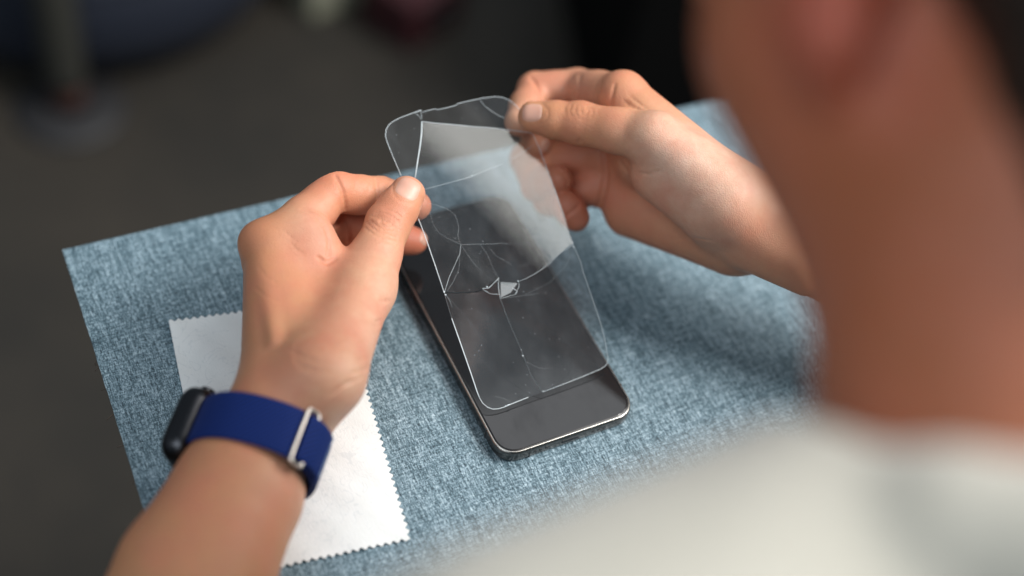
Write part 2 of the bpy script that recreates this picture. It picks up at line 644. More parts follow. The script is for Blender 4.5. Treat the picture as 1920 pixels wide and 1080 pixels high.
def build_cloth():
    st = 0.6
    nx, ny = int(KW / st), int(KL / st)
    verts, faces = [], []
    dx, dy = KW / nx, KL / ny
    tooth = 3.6

    def saw(t): return abs(((t / tooth) % 1.0) - 0.5) * 2
    idx = {}
    for j in range(ny + 1):
        for i in range(nx + 1):
            x, y = -KW / 2 + i * dx, -KL / 2 + j * dy
            X, Y = x, y
            if j == 0: Y -= 2.0 * saw(x)
            if j == ny: Y += 2.0 * saw(x)
            if i == nx: X += 2.0 * saw(y)
            if i == 0: X -= 0.15 * saw(y)
            p = cloth_c + kx * X + ky * Y
            verts.append((p[0], p[1], cloth_z(X, Y)))
    n0 = len(verts)
    verts += [(a, b, c - 0.55) for a, b, c in verts]
    w = nx + 1
    for j in range(ny):
        for i in range(nx):
            a = j * w + i
            faces.append((a, a + 1, a + w + 1, a + w))
            faces.append((n0 + a, n0 + a + w, n0 + a + w + 1, n0 + a + 1))
    rim = [(i, i + 1) for i in range(nx)] + [(ny * w + i + 1, ny * w + i) for i in range(nx)] \
        + [((j + 1) * w, j * w) for j in range(ny)] + [(j * w + nx, (j + 1) * w + nx) for j in range(ny)]
    for a, b in rim:
        faces.append((b, a, n0 + a, n0 + b))
    o = mesh_obj("cleaning_cloth", verts, faces, MAT['cloth'], smooth=False)
    me = o.data
    me.shade_smooth()
    me.set_sharp_from_angle(angle=math.radians(40))
    return tag(o, "white microfibre cloth with zigzag cut edges lying flat beneath the left wrist", "cleaning cloth")


build_cloth()

# ------------------------------------------------------------------ cracked screen protector
G0 = {'TL': U(713, 224, 686), 'x': None}
GN = np.array([0.01550435, 0.40766373, -0.91300049])      # faces down; -GN faces the lens
GP = np.array([67.3, 20.5, 9.7 + 7.8])


def gdepth(px, py, tilt=None):
    """depth of the protector sheet under a picture position; tilt = (hinge point, normal)"""
    p, n = (GP, GN) if tilt is None else tilt
    d = RC.T @ np.array([(px - 960) / FPX, (py - 540) / FPX, 1.0])
    return ((p - CAM) @ n) / (d @ n)


def gpoint(px, py, tilt=None):
    return U(px, py, gdepth(px, py, tilt))


def rot_about(n, axis, deg):
    a = math.radians(deg)
    axis = axis / np.linalg.norm(axis)
    return n * math.cos(a) + np.cross(axis, n) * math.sin(a) + axis * (axis @ n) * (1 - math.cos(a))


protector = empty("screen_protector", label="cracked clear glass screen protector held up over the phone by both hands", cat="screen protector")
protector.location = Vector((gpoint(900, 775)) * MM)
gl_off = np.array(protector.location) / MM

hingeC = gpoint(832, 547), gpoint(1073, 455)
TILT = {}
# main shard is lifted about the long crack, the top strip and corner fall back
TILT['C'] = (hingeC[0], rot_about(GN, hingeC[1] - hingeC[0], 0.0))
pB0, pB1 = gpoint(792, 228, TILT['C']), gpoint(1000, 250, TILT['C'])
TILT['B'] = (pB0 + np.array([0, 0, 0]), rot_about(TILT['C'][1], pB1 - pB0, 9.0))
pA0, pA1 = gpoint(791, 222, TILT['C']), gpoint(778, 331, TILT['C'])
TILT['A'] = (pA0, rot_about(TILT['C'][1], pA1 - pA0, 8.0))
TILT['D'] = (hingeC[0], rot_about(GN, hingeC[1] - hingeC[0], 7.0))


def shard(poly, key, edge_cut=None):
    tilt = TILT[key]
    n = -tilt[1]
    th = 0.42
    P3 = [gpoint(x, y, tilt) for x, y in poly]
    nn = len(P3)
    verts = [p + n * th / 2 for p in P3] + [p - n * th / 2 for p in P3]
    me = bpy.data.meshes.new("glass_shard")
    faces = [tuple(range(nn)), tuple(range(nn, 2 * nn))[::-1]] + [(i, nn + i, nn + (i + 1) % nn, (i + 1) % nn) for i in range(nn)]
    me.from_pydata([tuple((q - gl_off) * MM) for q in verts], [], faces)
    me.materials.append(MAT['glass'])
    me.materials.append(MAT['glass_edge'])
    me.materials.append(MAT['crack'])
    bm = bmesh.new()
    bm.from_mesh(me)
    bmesh.ops.recalc_face_normals(bm, faces=bm.faces)
    bm.to_mesh(me)
    bm.free()
    cut = edge_cut or set()
    for k, pgn in enumerate(me.polygons):
        if k >= 2:
            pgn.material_index = 2 if (k - 2) in cut else 1
    o = bpy.data.objects.new("glass_shard", me)
    COL.objects.link(o)
    o.parent = protector
    return o, P3


Z4 = lambda x, y: (780 + x * .25926, 420 + y * .25926)
Z5 = lambda x, y: (780 + x * .25928, 600 + y * .25928)
Z3 = lambda x, y: (700 + x * .25932, 160 + y * .25932)
crackCD = [(832.5, 547), (855, 548.5), (878, 548), (892, 546), (904, 542), (918, 533), (930, 525), (942, 531), (955, 533), (972, 528),
           (985, 523), (998, 516), (1012, 508), (1026, 498), (1042, 482), (1058, 468), (1073, 455)]
polyC = [(779, 333), (784, 300), (788, 275), (791, 250), (791.5, 228)] + [(815, 231), (850, 234), (890, 238), (930, 241), (965, 245), (993, 249)] \
    + [(1000, 253), (1010, 275), (1040, 355), (1060, 412), (1073, 455)][:5] + crackCD[::-1] + [(815, 495), (795, 437), (777, 385), (765, 352)]
shard(polyC, 'C', set(range(0, 10)) | set(range(16, 32)))
polyA = [(764, 350), (752, 329), (736, 292), (725, 264), (722.5, 254), (724, 243), (729, 234), (738, 227), (752, 220), (770, 213.5), (786, 207.5),
         (790.5, 206.5), (790.5, 228), (790, 250), (787, 275), (783, 300), (778, 333)]
shard(polyA, 'A', {11, 12, 13, 14, 15})
polyB = [(792.5, 226.5), (792, 210), (803, 207), (817, 204), (819, 206), (838, 202), (855, 197.5), (857, 194.5), (880, 189), (905, 184),
         (928, 181), (942, 182.5), (955, 188), (968, 198), (980, 214), (992, 236), (996, 248), (965, 243.5), (930, 239.5), (890, 236.5), (850, 232.5), (815, 229.5)]
shard(polyB, 'B', {0, 16, 17, 18, 19, 20, 21})
vert_crack = [(935, 531), (937, 545), (938, 560), (947, 585), (958, 612), (968, 635), (977, 656), (985, 677), (995, 702), (1006, 720), (1017, 735)]
polyD1 = [(833, 549.5), (855, 550.5), (878, 550), (892, 548), (905, 543.5), (919, 535), (930, 528)] + [(x - .4, y) for x, y in vert_crack] \
    + [(990, 745), (960, 757), (946, 763), (935, 766.5), (924, 767.2), (914, 763.5), (905, 756), (899, 746), (894, 733), (883, 700), (865, 648), (847, 597)]
shard(polyD1, 'D', set(range(0, 17)))
polyD2 = [(943, 533), (955, 535), (972, 530), (985, 525), (998, 518), (1012, 510), (1027, 500), (1043, 484), (1059, 470), (1074, 458), (1080, 470), (1089, 491),
          (1094, 512), (1104, 540), (1117, 578), (1128, 612), (1136, 645), (1139.5, 672), (1139, 681), (1134, 687), (1126, 692), (1100, 703), (1060, 719), (1018, 735)] \
    + [(x + .4, y) for x, y in vert_crack[:-1]][::-1]
shard(polyD2, 'D', set(range(0, 9)) | set(range(23, 34)))


def crack_line(pts, key, r, mat='hairline', name="crack"):
    """thin flat ribbon lying in the sheet"""
    tilt = TILT[key]
    n = -tilt[1]
    # subdivide and jitter
    P = [np.array(p, float) for p in pts]
    Q = []
    for a, b in zip(P[:-1], P[1:]):
        kk = max(2, int(np.linalg.norm(b - a) / 9))
        for i in range(kk):
            Q.append(a + (b - a) * i / kk + (rng.normal(0, 0.25, 2) if (i or Q) else 0))
    Q.append(P[-1])
    r = r * 1.2
    P3 = [gpoint(x, y, tilt) + n * 0.23 for x, y in Q]
    w = [r * (0.75 + 0.5 * rng.random()) for _ in P3]
    return tube(name, [p - gl_off for p in P3], r, MAT[mat], protector, 4, radii=w)


for pts, key, r, mt in (
        ([(864, 459), (930, 457), (1000, 456.5), (1071, 455)], 'C', 0.07, 'hairline'),
        ([(864, 459), (858, 441), (860, 425), (852, 402), (838, 392), (818, 385), (800, 381)], 'C', 0.06, 'hairline'),
        ([(864, 459), (840, 447), (822, 437), (812, 420), (806, 398)], 'C', 0.05, 'hairline'),
        ([(864, 459), (862, 476), (852, 498), (842, 520), (834, 546)], 'C', 0.08, 'crack'),
        ([(862, 480), (860, 505), (849, 530), (838, 546)], 'C', 0.05, 'hairline'),
        ([(866, 462), (885, 490), (905, 512)], 'C', 0.045, 'hairline'),
        ([(797, 355), (830, 346), (860, 338), (885, 331), (915, 318), (945, 306), (975, 290), (1000, 272)], 'C', 0.075, 'crack'),
        ([(791, 262), (803, 248), (817, 235)], 'C', 0.06, 'hairline'),
        ([(832, 243), (853, 270), (868, 287), (877, 303)], 'C', 0.05, 'hairline'),
        ([(915, 462), (930, 480), (948, 490), (958, 497)], 'C', 0.05, 'hairline'),
        ([(900, 188), (908, 199), (920, 208), (934, 216), (946, 222)], 'B', 0.09, 'crack'),
        ([(778, 212), (786, 219), (790, 224)], 'A', 0.10, 'crack'),
        ([(781, 211), (789, 207), (790.5, 222)], 'A', 0.12, 'crack'),
        ([(833, 549), (842, 562), (848, 577)], 'D', 0.07, 'hairline'),
        ([(925, 742), (945, 748), (960, 756)], 'D', 0.045, 'hairline'),
        ([(905, 543), (918, 551), (935, 552)], 'D', 0.09, 'crack'),
        ([(904, 541), (916, 540), (930, 527), (935, 521)], 'C', 0.10, 'splinter'),
        ([(935, 523), (934, 540), (938, 560)], 'D', 0.08, 'splinter'),
        ([(938, 560), (955, 555), (966, 552), (973, 538), (972, 528)], 'D', 0.07, 'crack'),
        ([(940, 560), (975, 555), (1010, 550)], 'D', 0.04, 'hairline'),
        ([(1073, 456), (1030, 470), (1000, 492), (975, 500)], 'C', 0.04, 'hairline'),
        ([(935, 522), (925, 505), (915, 480), (900, 458)], 'C', 0.045, 'hairline'),
        ([(880, 330), (905, 300), (935, 285), (975, 262)], 'C', 0.045, 'hairline'),
        ([(985, 678), (1010, 690), (1040, 692)], 'D', 0.035, 'hairline'),
        ([(833, 550), (870, 590), (905, 640)], 'D', 0.03, 'hairline'),
        ([(1076, 462), (1060, 500), (1030, 530), (985, 552)], 'D', 0.035, 'hairline'),
        ([(966, 552), (970, 546), (960, 540)], 'D', 0.12, 'crack')):
    crack_line(pts, key, r, mt)


def edge_line(pts, key, r, mat):
    tilt = TILT[key]
    P3 = [gpoint(x, y, tilt) - gl_off for x, y in pts]
    tube("edge_glint", P3, r, MAT[mat], protector, 6)  # added pale tube, paints the glint along the glass edge


edge_line([(784, 410), (795, 437), (815, 495), (832, 546)], 'C', 0.20, 'glass_edge')
edge_line(polyD1[-1:-6:-1], 'D', 0.24, 'glass_edge')
edge_line(polyD1[-5:-13:-1], 'D', 0.17, 'glass_edge')
edge_line(polyD2[8:18], 'D', 0.13, 'crack')
edge_line(polyD2[17:24], 'D', 0.13, 'glass_edge')
edge_line(polyA[1:12], 'A', 0.15, 'glass_edge')
edge_line(polyA[12:], 'A', 0.13, 'glass_edge')
edge_line(polyB[1:15], 'B', 0.13, 'glass_edge')
edge_line(polyC[4:15], 'C', 0.15, 'glass_edge')
edge_line(polyC[0:5], 'C', 0.12, 'glass_edge')
edge_line(crackCD[::-1][:8], 'C', 0.10, 'crack')


def chip(px, py, key, size, mat='splinter', name="glass_chip"):
    tilt = TILT[key]
    c = gpoint(px, py, tilt) - tilt[1] * 0.25
    bm = bmesh.new()
    bmesh.ops.create_icosphere(bm, subdivisions=1, radius=1)
    for v_ in bm.verts:
        j = 0.6 + 0.7 * random.random()
        v_.co = Vector((v_.co.x * size[0] * j, v_.co.y * size[1] * j, v_.co.z * size[2] * j)) + Vector(c - gl_off)
    return bm_obj(name, bm, MAT[mat], protector)


for a in ((1073, 455, 'C', (.55, .8, .5)), (1075.5, 463, 'D', (.4, .7, .4)), (832.5, 547.5, 'D', (.5, .55, .4)), (835, 553, 'D', (.35, .5, .3)),
          (980, 667, 'D', (.5, .45, .3)), (977, 656, 'D', (.25, .3, .2)), (1018, 734, 'D', (.7, .35, .3)), (954, 759, 'D', (.9, .35, .3)),
          (948, 761, 'D', (.5, .3, .3)), (913, 538, 'D', (.4, .4, .3)), (906, 541.5, 'D', (.35, .3, .3)), (971, 527, 'D', (.35, .5, .3)),
          (885, 329, 'C', (.5, .45, .3)), (888, 322, 'C', (.3, .3, .2)), (875, 333, 'C', (.3, .25, .2))):
    chip(*a)
# crushed, milky fragment beside the impact point
v, f = prism([(0, 0), (1, 0), (1, 1), (0, 1)], 0, 1)
frag = [(938, 529), (970, 531), (957, 549), (939, 558)]
P3 = [gpoint(x, y, TILT['D']) - TILT['D'][1] * 0.35 for x, y in frag]
vv = [p - gl_off for p in P3] + [p - TILT['D'][1] * 0.15 - gl_off for p in P3]
mesh_obj("glass_chip", vv, [(0, 1, 2, 3), (7, 6, 5, 4), (0, 4, 5, 1), (1, 5, 6, 2), (2, 6, 7, 3), (3, 7, 4, 0)], frosted_material("milky_glass", 0.11), protector)


# ------------------------------------------------------------------ implicit surfaces for the person
class Field:
    def __init__(self, lo, hi, h):
        self.lo = np.array(lo, float)
        self.h = h
        self.n = np.ceil((np.array(hi) - self.lo) / h).astype(int) + 1
        self.F = np.full(self.n, 25.0, np.float32)

    def local(self, lo, hi, pad):
        i0 = np.clip(np.floor((np.array(lo) - pad - self.lo) / self.h).astype(int), 0, self.n)
        i1 = np.clip(np.ceil((np.array(hi) + pad - self.lo) / self.h).astype(int) + 1, 0, self.n)
        sl = tuple(slice(a, b) for a, b in zip(i0, i1))
        if any(b <= a for a, b in zip(i0, i1)): return None
        g = [(self.lo[k] + self.h * np.arange(i0[k], i1[k])).astype(np.float32) for k in range(3)]
        return sl, g

    def sample(self, P):
        P = np.atleast_2d(P)
        q = (P - self.lo) / self.h
        q = np.clip(q, 0, self.n - 1.001)
        i = q.astype(int)
        f = q - i
        out = 0
        for dx in (0, 1):
            for dy in (0, 1):
                for dz in (0, 1):
                    w = (f[:, 0] if dx else 1 - f[:, 0]) * (f[:, 1] if dy else 1 - f[:, 1]) * (f[:, 2] if dz else 1 - f[:, 2])
                    out = out + w * self.F[i[:, 0] + dx, i[:, 1] + dy, i[:, 2] + dz]
        return out

    def normal(self, p):
        e = self.h * 1.5
        g = np.array([self.sample(p + np.eye(3)[k] * e)[0] - self.sample(p - np.eye(3)[k] * e)[0] for k in range(3)])
        return g / (np.linalg.norm(g) + 1e-9)

    def march(self, o, d, tmax, t0=0.0):
        d = d / np.linalg.norm(d)
        t = np.arange(t0, tmax, 0.35)
        P = o + t[:, None] * d
        inb = np.all((P > self.lo) & (P < self.lo + self.h * (self.n - 1)), axis=1)
        s = np.where(inb, self.sample(P), 25.0)
        k = np.argmax(s < 0)
        if s[k] >= 0: return None
        if k == 0: return P[0]
        a = s[k - 1] / (s[k - 1] - s[k])
        return P[k - 1] + (P[k] - P[k - 1]) * a

    def eye(self, px, py):
        d = RC.T @ np.array([(px - 960) / FPX, (py - 540) / FPX, 1.0])
        return self.march(CAM, d, 900, 380)


def cone_d(g, a, b, ra, rb, flat=None):
    """distance to a round cone on grid g; flat = (direction, stretch)"""
    X, Y, Z = g[0][:, None, None], g[1][None, :, None], g[2][None, None, :]
    px, py, pz = X - a[0], Y - a[1], Z - a[2]
    if flat is not None:
        w, s = flat
        dot = (px * w[0] + py * w[1] + pz * w[2]) * (1 - 1 / s)
        px, py, pz = px - dot * w[0], py - dot * w[1], pz - dot * w[2]
        ab = (b - a) - np.dot(b - a, w) * (1 - 1 / s) * np.array(w)
    else:
        ab = b - a
    l2 = float(ab @ ab) + 1e-9
    t = np.clip((px * ab[0] + py * ab[1] + pz * ab[2]) / l2, 0, 1)
    d = np.sqrt((px - t * ab[0]) ** 2 + (py - t * ab[1]) ** 2 + (pz - t * ab[2]) ** 2)
    return (d - (ra + (rb - ra) * t)).astype(np.float32)


def smin(a, b, k):
    h = np.maximum(k - np.abs(a - b), 0) / k
    return np.minimum(a, b) - h * h * k * 0.25


def add(F, a, b, ra, rb, k=4.0, flat=None):
    a, b = np.asarray(a, float), np.asarray(b, float)
    R_ = max(ra, rb) * (flat[1] if flat else 1)
    loc = F.local(np.minimum(a, b) - R_, np.maximum(a, b) + R_, k + 3)
    if loc is None: return
    sl, g = loc
    F.F[sl] = smin(F.F[sl], cone_d(g, a, b, ra, rb, flat), k)


def sub_line(F, pts, r, k=1.0):
    for a, b in zip(pts[:-1], pts[1:]):
        loc = F.local(np.minimum(a, b) - r, np.maximum(a, b) + r, k + 1.5)
        if loc is None: continue
        sl, g = loc
        d = -cone_d(g, a, b, r, r)
        F.F[sl] = -smin(-F.F[sl], -d, k)


def finger(F, J, R_, k_tip=0.7, k_base=8.0, pads=True, flat=None):
    """J: joints MCP PIP DIP tip as world points; builds one finger and joins it to the palm"""
    J = [np.asarray(j, float) for j in J]
    lo = np.min(J, 0) - 14
    hi = np.max(J, 0) + 14
    loc = F.local(lo, hi, 4)
    sl, g = loc
    D = None
    n = len(J)
    for i in range(n - 1):
        a, b = J[i], J[i + 1]
        ra, rb = R_[i], R_[i + 1]
        mid = (a + b) / 2
        if i < n - 2:
            rm = (ra + rb) / 2 - 0.55          # waist between joints
            parts = [(a, mid, ra, rm), (mid, b, rm, rb)]
        else:
            rm = (ra + rb) / 2 + 0.35
            parts = [(a, mid, ra - 0.2, rm), (mid, b, rm, rb)]
        for q in parts:
            d = cone_d(g, *q, flat=flat)
            D = d if D is None else smin(D, d, 3.2)
    # soft flesh pads on the palm side of each phalanx
    if pads and n >= 4:
        nrm = np.cross(J[1] - J[0], J[2] - J[1])
        if np.linalg.norm(nrm) > 1:
            nrm /= np.linalg.norm(nrm)
            for i in range(n - 1):
                t = J[i + 1] - J[i]
                L = np.linalg.norm(t)
                t /= L
                inw = np.cross(nrm, t)
                rr = (R_[i] + R_[i + 1]) / 2
                c = (J[i] + J[i + 1]) / 2 + inw * 2.6
                d = cone_d(g, c - t * L * .18, c + t * L * (.18 if i < n - 2 else .26), rr - 1.7, rr - (1.7 if i < n - 2 else 2.0))
                D = smin(D, d, 4.0)
    X, Y, Z = g[0][:, None, None], g[1][None, :, None], g[2][None, None, :]
    q = ((X - J[0][0]) ** 2 + (Y - J[0][1]) ** 2 + (Z - J[0][2]) ** 2) / (15.0 ** 2)
    k = (k_tip + k_base * np.exp(-q)).astype(np.float32)
    F.F[sl] = smin(F.F[sl], D, k)


def surface_nets(F):
    V = F.F
    ins = V < 0
    nx, ny, nz = V.shape
    cnt = np.zeros((nx - 1, ny - 1, nz - 1), np.uint8)
    for dx in (0, 1):
        for dy in (0, 1):
            for dz in (0, 1):
                cnt += ins[dx:nx - 1 + dx, dy:ny - 1 + dy, dz:nz - 1 + dz]
    act = (cnt > 0) & (cnt < 8)
    idx = np.argwhere(act)
    num = -np.ones(act.shape, np.int32)
    num[act] = np.arange(len(idx))
    pos = np.zeros((len(idx), 3))
    c = np.zeros(len(idx))
    cor = [(a, b, d) for a in (0, 1) for b in (0, 1) for d in (0, 1)]
    vals = {q: V[idx[:, 0] + q[0], idx[:, 1] + q[1], idx[:, 2] + q[2]].astype(float) for q in cor}
    for q in cor:
        for ax in range(3):
            if q[ax] == 0:
                r = list(q)
                r[ax] = 1
                r = tuple(r)
                a, b = vals[q], vals[r]
                mk = (a < 0) != (b < 0)
                t = np.where(mk, a / np.where(mk, a - b, 1), 0)
                p = np.tile(np.array(q, float), (len(idx), 1))
                p[:, ax] += t
                pos += p * mk[:, None]
                c += mk
    verts = (idx + pos / c[:, None]) * F.h + F.lo
    faces = []
    for ax in range(3):
        a = ins
        s0 = [slice(None)] * 3
        s1 = [slice(None)] * 3
        s0[ax] = slice(0, -1)
        s1[ax] = slice(1, None)
        ch = a[tuple(s0)] != a[tuple(s1)]
        e = np.argwhere(ch)
        o1, o2 = [k for k in range(3) if k != ax]
        ok = (e[:, o1] > 0) & (e[:, o2] > 0) & (e[:, o1] < V.shape[o1] - 1) & (e[:, o2] < V.shape[o2] - 1)
        e = e[ok]
        first = a[e[:, 0], e[:, 1], e[:, 2]]

        def at(d1, d2):
            q = e.copy()
            q[:, o1] -= d1
            q[:, o2] -= d2
            return num[q[:, 0], q[:, 1], q[:, 2]]
        quad = np.stack([at(1, 1), at(0, 1), at(0, 0), at(1, 0)], 1)
        flip = first if ax != 1 else ~first
        quad[~flip] = quad[~flip][:, ::-1]
        faces.append(quad)
    return verts, np.concatenate(faces)


def add_creases(F, lines, default_r=0.35):
    """lines: picture polylines laid on the skin surface; each is (points, radius, softness)"""
    work = []
    for pts, r, k in lines:
        P = [np.array(p, float) for p in pts]
        Q = []
        for a, b in zip(P[:-1], P[1:]):
            kk = max(1, int(np.linalg.norm(b - a) / 7))
            Q += [a + (b - a) * i / kk for i in range(kk)]
        Q.append(P[-1])
        H = [F.eye(*q) for q in Q]
        run = []
        for h_ in H:
            if h_ is None or (run and np.linalg.norm(h_ - run[-1]) > 7):
                if len(run) > 1: work.append((run, r, k))
                run = [] if h_ is None else [h_]
            else:
                run.append(h_)
        if len(run) > 1: work.append((run, r, k))
    for run, r, k in work:
        sub_line(F, run, r - 0.22 * k, k)


def arc(cx, cy, rx, ry, a0, a1, rot=0.0, n=9):
    out = []
    for i in range(n):
        a = math.radians(a0 + (a1 - a0) * i / (n - 1))
        x, y = rx * math.cos(a), ry * math.sin(a)
        c, s = math.cos(math.radians(rot)), math.sin(math.radians(rot))
        out.append((cx + x * c - y * s, cy + x * s + y * c))
    return out


# ---- left hand and forearm
WL = U(542, 757, 612)
ELBOW_L = np.array([-262.0, -165.0, 42.0])
FOREL = [(U(540, 757, 612), 22.5), (U(478, 843, 603), 23.2), (U(446, 923, 592), 26.6), (U(366, 1080, 570), 31.0), (ELBOW_L, 37.0)]


def left_hand():
    F = Field((-215, -75, -6), (15, 135, 100), 0.68)
    for (a, ra), (b, rb) in zip(FOREL[:-1], FOREL[1:]):
        add(F, a, b, ra, rb, 4)
    tip_d = gdepth(768, 360, TILT['C'])
    # carpal block and metacarpals
    add(F, U(528, 742, 607), U(506, 464, 645), 15.5, 10.8, 9)
    add(F, U(520, 742, 619), U(502, 482, 662), 15.0, 11.0, 9)
    add(F, U(530, 748, 629), U(511, 517, 678), 14.0, 10.4, 9)
    add(F, U(548, 752, 634), U(540, 557, 684), 13.0, 9.8, 9)
    # palm heel
    add(F, U(578, 735, 620), U(588, 620, 650), 13, 14, 9)
    add(F, U(575, 700, 610), U(560, 540, 645), 12, 9, 12)
    # thenar and thumb metacarpal
    add(F, U(606, 705, 604), U(684, 537, 645), 17.5, 12.6, 10)
    add(F, U(556, 750, 605), U(604, 700, 604), 14, 16, 8)
    # web between thumb and index
    add(F, U(645, 590, 642), U(535, 492, 650), 10.5, 9.0, 13)
    add(F, U(640, 545, 650), U(560, 465, 654), 7.5, 8.5, 12)
    add(F, U(600, 500, 654), U(582, 442, 651), 8.5, 9.0, 11)
    add(F, U(575, 475, 651), U(555, 435, 654), 9.5, 9.5, 14)
    add(F, U(592, 452, 648), U(600, 470, 650), 5.0, 5.0, 7)
    # fingers, deepest first
    finger(F, [U(540, 557, 684), U(620, 548, 688), U(655, 562, 680), U(676, 585, 668)], [9.6, 8.2, 7.4, 6.2])
    finger(F, [U(511, 517, 678), U(616, 494, 700), U(664, 508, 694), U(692, 528, 684)], [10.4, 8.8, 8.0, 6.8])
    finger(F, [U(502, 482, 662), U(630, 416, 688), U(706, 428, 700), U(776, 452, 703)], [11, 9.0, 8.1, 6.7])
    add(F, U(610, 440, 690), U(634, 444, 693), 9, 7.8, 2)
    ti = gdepth(782, 384, TILT['C'])
    finger(F, [U(506, 464, 645), U(627, 357, 668), U(708, 364, 682), U(781, 386, ti + 7.2)], [10.9, 9.5, 8.6, 7.0])
    # thumb: slightly broader than deep, seen nail side on
    ax = U(766, 362, tip_d - 7) - U(727, 420, 662)
    ax /= np.linalg.norm(ax)
    view = RC.T @ np.array([-.07, -.05, 1.0])
    wd = np.cross(ax, view)
    wd /= np.linalg.norm(wd)
    T = [U(684, 537, 645), U(728, 419, tip_d - 12.5), U(765, 361, tip_d - 8.0)]
    add(F, T[0], (T[0] + T[1]) / 2, 12.6, 10.2, 8, (wd, 1.05))
    add(F, (T[0] + T[1]) / 2, T[1], 10.0, 9.3, 4, (wd, 1.10))
    mid = T[1] + (T[2] - T[1]) * .5
    add(F, T[1], mid, 9.2, 8.2, 3, (wd, 1.10))
    add(F, mid, T[2], 8.2, 6.9, 3, (wd, 1.12))
    # fleshy pad under the thumb tip
    add(F, mid + view * 1.8, T[2] + view * 1.6, 6.6, 6.0, 4, (wd, 1.1))
    add(F, U(515, 640, 603), U(497, 500, 633), 1.6, 2.0, 5)
    # knuckle of the index finger
    add(F, U(482, 452, 648), U(484, 458, 650), 7.0, 7.0, 9)
    kn = [
        # thumb joint wrinkles
        (arc(727, 412, 26, 9, 200, 340, 26), .43, .9), (arc(725, 416, 27, 7, 200, 345, 26), .45, .9),
        (arc(722, 419, 30, 4, 190, 350, 28), .51, 1.0), (arc(719, 425, 31, 5, 160, 15, 30), .45, .9),
        (arc(716, 430, 34, 7, 160, 10, 30), .43, .9), (arc(726, 421, 14, 6, 0, 330, 28, 14), .39, .8),
        (arc(714, 438, 36, 8, 150, 12, 30), .37, .8), (arc(736, 404, 20, 7, 200, 330, 26), .35, .8),
        ([(703, 398), (711, 404), (716, 412)], .28, .8), ([(742, 432), (748, 424), (752, 412)], .28, .8),
        # nail fold
        (arc(765, 354, 29, 27, 170, 40, 32, 12), .30, .8),
        # index finger creases
        ([(629, 330), (637, 345), (644, 362), (648, 382), (646, 402), (634, 418), (617, 430)], .75, 1.6),
        ([(706, 335), (708, 350), (707, 366), (705, 380)], .45, 1.2), ([(703, 340), (704, 356)], .3, 1),
        # fold of the web
        ([(566, 392), (580, 397), (594, 408), (604, 418), (612, 432), (617, 450), (617, 468), (614, 480)], .55, 1.4),
        
        ([(596, 483), (604, 488), (614, 492), (628, 486)], .75, 1.6),
        ([(545, 455), (556, 468), (570, 477)], .2, 1.0),
        ([(530, 432), (545, 444), (556, 452)], .2, 1.0),
        ([(647, 400), (653, 420), (655, 442), (650, 462)], .9, 1.2),
        # thenar edge wrinkles
        ([(712, 566), (722, 565), (730, 564)], 0.51, 1), ([(704, 604), (714, 601), (724, 598)], 0.61, 1.1),
        ([(700, 612), (708, 611), (722, 606)], 0.41, 1), ([(690, 640), (702, 637), (716, 630)], 0.44, 1), ([(688, 655), (700, 652), (712, 645)], 0.41, 1),
        ([(672, 676), (686, 672), (704, 664)], 0.46, 1), ([(660, 700), (674, 697), (690, 690)], 0.44, 1), ([(650, 720), (664, 714), (680, 706)], 0.41, 1),
        ([(640, 652), (664, 648), (690, 640)], 0.31, .8), ([(620, 742), (636, 728), (655, 716)], 0.46, 1.2),
        ([(560, 688), (590, 694), (630, 700)], .2, .9), ([(485, 500), (500, 520), (520, 530)], .15, .9), ([(480, 540), (500, 556), (524, 566)], .15, .9), ([(662, 330), (666, 345), (664, 360)], .12, .9), ([(690, 328), (693, 345), (691, 362)], .2, .9), ([(540, 655), (575, 672), (600, 680)], 0.28, .9),
    ]
    add_creases(F, kn)
    return F


# ---- right hand and forearm
ELBOW_R = np.array([303.0, -112.0, 58.0])
WR = U(1405, 410, 676)


